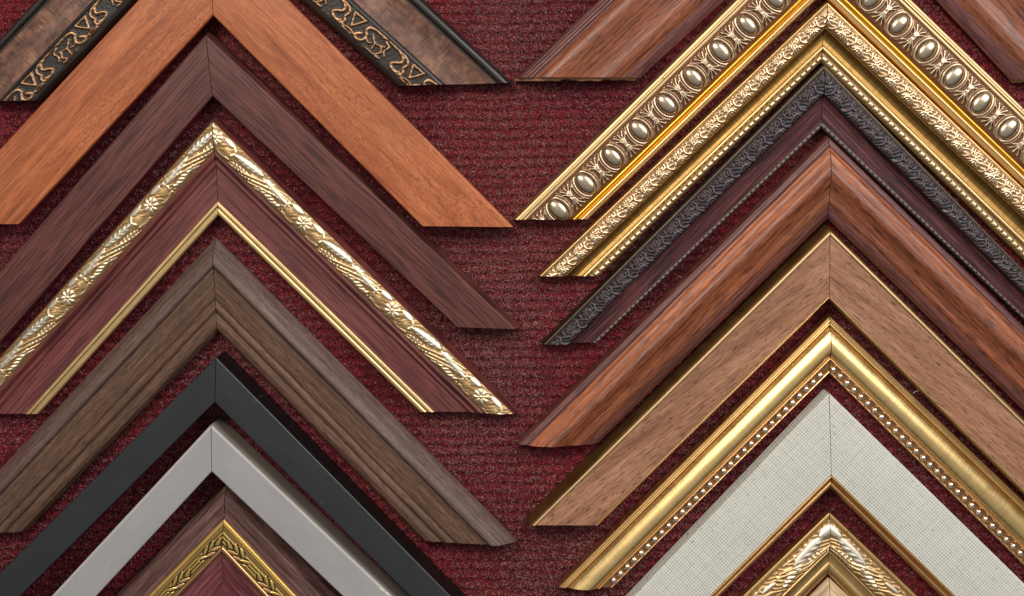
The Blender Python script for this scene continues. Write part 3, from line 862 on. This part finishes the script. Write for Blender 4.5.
corner('small gold and silver corner carved with bold leaves, nearest the bottom edge', (828, 509), (828, 574), ((693, 640), (762, 640)), ((965, 640), (891, 640)), [
       B('outer_rim', 'gold', [(0, 6), (0.02, 13), (0.035, 15), (0.09, 15.5), (0.12, 13.5)], rnd=1),
       B('bold_leaf_band', 'rl_flor', [(0.12, 13.5), (0.25, 16.5), (0.4, 17.5), (0.52, 15.5), (0.60, 12)], relief=rl_bold_floral(), hscale=2.6, smooth=True, step=0.5),
       B('rail', 'gold', [(0.60, 11.5), (0.63, 13.5), (0.66, 12), (0.74, 10), (0.8, 9.5), (0.82, 11.5), (0.88, 11), (0.94, 9), (1.0, 5)], rnd=1)], 5, 6)
corner('pale cream wooden corner tucked inside the carved gold one at the bottom edge', (829, 578), (829, 622), ((765, 642), (806, 642)), ((896, 642), (852, 642)), [
       B('rail', 'cream', [(0, 3), (0.1, 6), (0.5, 9), (0.9, 6), (1.0, 3)], rnd=2)], 4, 4)

# ------------------------------------------------------------------ carpet: ribbed felt with its fibres
def carpet():
    x0, x1, y0, y1 = -900, 1900, -900, 1500
    xs = np.concatenate([np.linspace(x0, -80, 30), np.arange(-76, 1102, 4.0), np.linspace(1106, x1, 30)])
    ys = np.concatenate([np.linspace(y0, -80, 60), np.arange(-78, 676, 1.6), np.linspace(678, y1, 60)])
    X, Y = np.meshgrid(xs, ys, indexing='ij')
    wob = 0.8 * np.sin(X * 0.021 + 1) + 0.5 * np.sin(X * 0.057 + Y * 0.01)
    rib = np.cos((Y + wob) * 2 * math.pi / 9.6)
    Z = -2.6 + 0.95 * np.clip(rib + 0.3, -1, 1) + 0.25 * cheap_noise(X, Y, 0.7, 3) + 0.15 * rng.normal(size=X.shape)
    V = np.stack([(X - 512) * S, -(Y - 298) * S, Z * S], -1).reshape(-1, 3)
    nx, ny = X.shape
    idx = np.arange(nx * ny).reshape(nx, ny)
    F = np.stack([idx[:-1, :-1], idx[:-1, 1:], idx[1:, 1:], idx[1:, :-1]], -1).reshape(-1, 4)
    tone = lambda px, py: 0.5 + 0.9 * cheap_noise(px, py, 0.028, 8) + 0.5 * cheap_noise(px, py, 0.09, 15)
    pal = np.array([[0.10, 0.011, 0.018], [0.175, 0.018, 0.028], [0.27, 0.023, 0.035], [0.20, 0.078, 0.074], [0.25, 0.14, 0.13]])
    bc = np.tile(np.array([0.085, 0.008, 0.014]), (nx * ny, 1))
    # fibres
    n = 800000
    fx = rng.uniform(-60, 1084, n); fy = rng.uniform(-60, 656, n)
    inside = np.zeros(n, bool)
    for arm, t0, t1 in ALL_ARMS:
        q = [arm.P(t0, 0.0), arm.P(t0, 1.0), arm.P(t1, 1.0), arm.P(t1, 0.0)]
        c = np.ones(n, bool); d = np.ones(n, bool)
        for i in range(4):
            a, b = q[i], q[(i + 1) % 4]
            cr = (b[0] - a[0]) * (fy - a[1]) - (b[1] - a[1]) * (fx - a[0])
            c &= cr > 0; d &= cr < 0
        inside |= c | d
    fx, fy = fx[~inside], fy[~inside]
    n = len(fx)
    wb = 0.8 * np.sin(fx * 0.021 + 1) + 0.5 * np.sin(fx * 0.057 + fy * 0.01)
    rb = np.cos((fy + wb) * 2 * math.pi / 9.6)
    zb = -2.6 + 0.95 * np.clip(rb + 0.3, -1, 1)
    keep = rng.uniform(size=n) < (0.72 + 0.28 * rb)
    fx, fy, zb, rb = fx[keep], fy[keep], zb[keep], rb[keep]
    n = len(fx)
    th = rng.uniform(0, 2 * math.pi, n); L = rng.uniform(1.6, 4.2, n); w = rng.uniform(0.17, 0.32, n)
    dx, dy = np.cos(th), np.sin(th)
    hgt = rng.uniform(0.4, 1.5, n); bend = rng.uniform(-0.5, 0.5, n)
    verts = np.empty((n, 8, 3))
    for i, (a, zf) in enumerate(((-0.5, 0.0), (-0.17, 0.85), (0.17, 1.0), (0.5, 0.15))):
        px = fx + dx * L * a - dy * bend * (1 - 4 * a * a); py = fy + dy * L * a + dx * bend * (1 - 4 * a * a)
        pz = zb - 0.2 + hgt * zf
        for j, sg in enumerate((-1, 1)):
            verts[:, i * 2 + j, 0] = (px - dy * w * sg - 512) * S
            verts[:, i * 2 + j, 1] = -(py + dx * w * sg - 298) * S
            verts[:, i * 2 + j, 2] = (pz + 0.2 * sg) * S
    tn = np.clip(tone(fx, fy) + rng.normal(size=n) * 0.28, 0, 1)
    r = rng.uniform(size=n)
    col = np.where((tn < 0.28)[:, None], pal[0], np.where((tn < 0.62)[:, None], pal[1], pal[2]))
    greyish = np.clip(0.55 + 0.9 * cheap_noise(fx, fy, 0.022, 44) + 0.35 * np.exp(-((fx - 500) / 70) ** 2), 0, 1.3)
    col = np.where((r < 0.12 + 0.50 * greyish)[:, None], pal[3], col)
    col = np.where((r < 0.01 + 0.13 * greyish)[:, None], pal[4], col)
    col = np.where((r > 0.96)[:, None], np.array([0.015, 0.004, 0.006]), col)
    col = col * rng.uniform(0.75, 1.25, (n, 1))
    o = len(V)
    b8 = o + np.arange(n)[:, None] * 8
    fq = np.concatenate([b8 + np.array([[0, 1, 3, 2]]), b8 + np.array([[2, 3, 5, 4]]), b8 + np.array([[4, 5, 7, 6]])])
    VV = np.vstack([V, verts.reshape(-1, 3)]); FF = np.vstack([F, fq])
    me = new_mesh('carpet', VV, FF, None, None, True)
    ca = me.attributes.new('fibre_colour', 'FLOAT_COLOR', 'POINT')
    cc = np.ones((len(VV), 4), np.float32)
    cc[:o, :3] = bc; cc[o:, :3] = np.repeat(col, 8, 0)
    ca.data.foreach_set('color', cc.ravel())
    k = NT('maroon_ribbed_felt')
    at = k.n('ShaderNodeAttribute', attribute_name='fibre_colour')
    tc = k.n('ShaderNodeTexCoord')
    nz = k.noise(tc.outputs['Object'], 4, 0.7, 0, 900)
    c = k.mix(0.25, at.outputs['Color'], k.ramp(nz, [(0.3, 0.55), (0.7, 1.45)]), 'MULTIPLY')
    k.set(color=c, rough=0.9, spec=0.15)
    ob = add('carpet', me, k.m)
    ob['kind'] = 'structure'
carpet()

# a stray white thread lying in the gap under the tan sample
def thread():
    c = np.array([unproj((x, y), 3) for x, y in ((913.5, 393.5), (916, 391.5), (918.5, 391.2), (920.5, 389.5))])
    c = smooth_curve_xy([tuple(q) for q in c], 5)
    o = c[0]
    V, F = [], []
    for i, q in enumerate(c):
        t = c[min(i + 1, len(c) - 1)] - c[max(i - 1, 0)]; t /= np.linalg.norm(t)
        nr = np.array([-t[1], t[0]])
        for j in range(6):
            a = j * math.pi / 3
            p = q + nr * 0.45 * math.cos(a)
            V.append(((p[0] - o[0]) * S, -(p[1] - o[1]) * S, (2.0 + 0.45 * math.sin(a)) * S))
        if i:
            for j in range(6):
                F.append(((i - 1) * 6 + j, (i - 1) * 6 + (j + 1) % 6, i * 6 + (j + 1) % 6, i * 6 + j))
    F += [tuple(range(6)), tuple(range(len(V) - 6, len(V)))]
    me = bpy.data.meshes.new('thread'); me.from_pydata(V, [], F)
    me.uv_layers.new(name='UVMap')
    ob = add('thread', me, M['bare_wood'])
    ob.location = W(o[0], o[1], 0)
    ob['label'] = 'tiny white thread on the carpet between the tan and the beaded gold corners'
    ob['category'] = 'thread'
thread()

# ------------------------------------------------------------------ light, world, camera
def area(name, loc, target, size, power, col):
    l = bpy.data.lights.new(name, 'AREA')
    l.shape = 'RECTANGLE'; l.size, l.size_y = size
    l.energy = power; l.color = col
    o = bpy.data.objects.new(name, l); COL.objects.link(o)
    o.location = loc
    o.rotation_euler = (Vector(target) - Vector(loc)).to_track_quat('-Z', 'Y').to_euler()
    return o
area('key_lamp', (-0.42, 0.75, 1.05), (0, 0, 0), (0.40, 0.40), 10.5, (1.0, 0.91, 0.80))
area('window_light', (0.75, 0.62, 0.75), (0.05, 0, 0), (0.8, 0.5), 9.0, (1.0, 0.97, 0.95))

world = bpy.data.worlds.new('World')
scene.world = world
world.use_nodes = True
wt = world.node_tree
bg = wt.nodes['Background']
tc = wt.nodes.new('ShaderNodeTexCoord')
sep = wt.nodes.new('ShaderNodeSeparateXYZ')
wt.links.new(tc.outputs['Generated'], sep.inputs[0])
mp = wt.nodes.new('ShaderNodeMapRange')
# pale ceiling overhead, falling off to a dim room toward the bottom of the display
m1 = wt.nodes.new('ShaderNodeMath'); m1.operation = 'MULTIPLY_ADD'
wt.links.new(sep.outputs[1], m1.inputs[0]); m1.inputs[1].default_value = 0.35
wt.links.new(sep.outputs[2], m1.inputs[2])
wt.links.new(m1.outputs[0], mp.inputs[0])
mp.inputs[1].default_value = 0.15; mp.inputs[2].default_value = 1.05
rp = wt.nodes.new('ShaderNodeValToRGB')
rp.color_ramp.elements[0].color = (0.07, 0.055, 0.045, 1)
rp.color_ramp.elements[1].color = (0.80, 0.79, 0.77, 1)
wt.links.new(mp.outputs[0], rp.inputs[0])
wt.links.new(rp.outputs[0], bg.inputs[0])
bg.inputs[1].default_value = 0.7

cam = bpy.data.cameras.new('camera')
cam.sensor_width = 36.0
cam.lens = 36.0 * D / 1024.0
cam.shift_y = -(298.0 - CY) / 1024.0
cam.clip_start = 0.01; cam.clip_end = 50
co = bpy.data.objects.new('camera', cam)
COL.objects.link(co)
co.location = ((CX - 512) * S, (298 - CY) * S, D * S)
scene.camera = co

scene.view_settings.view_transform = 'Standard'
scene.view_settings.look = 'None'
scene.view_settings.gamma = 1.0
scene.view_settings.exposure = 0.0
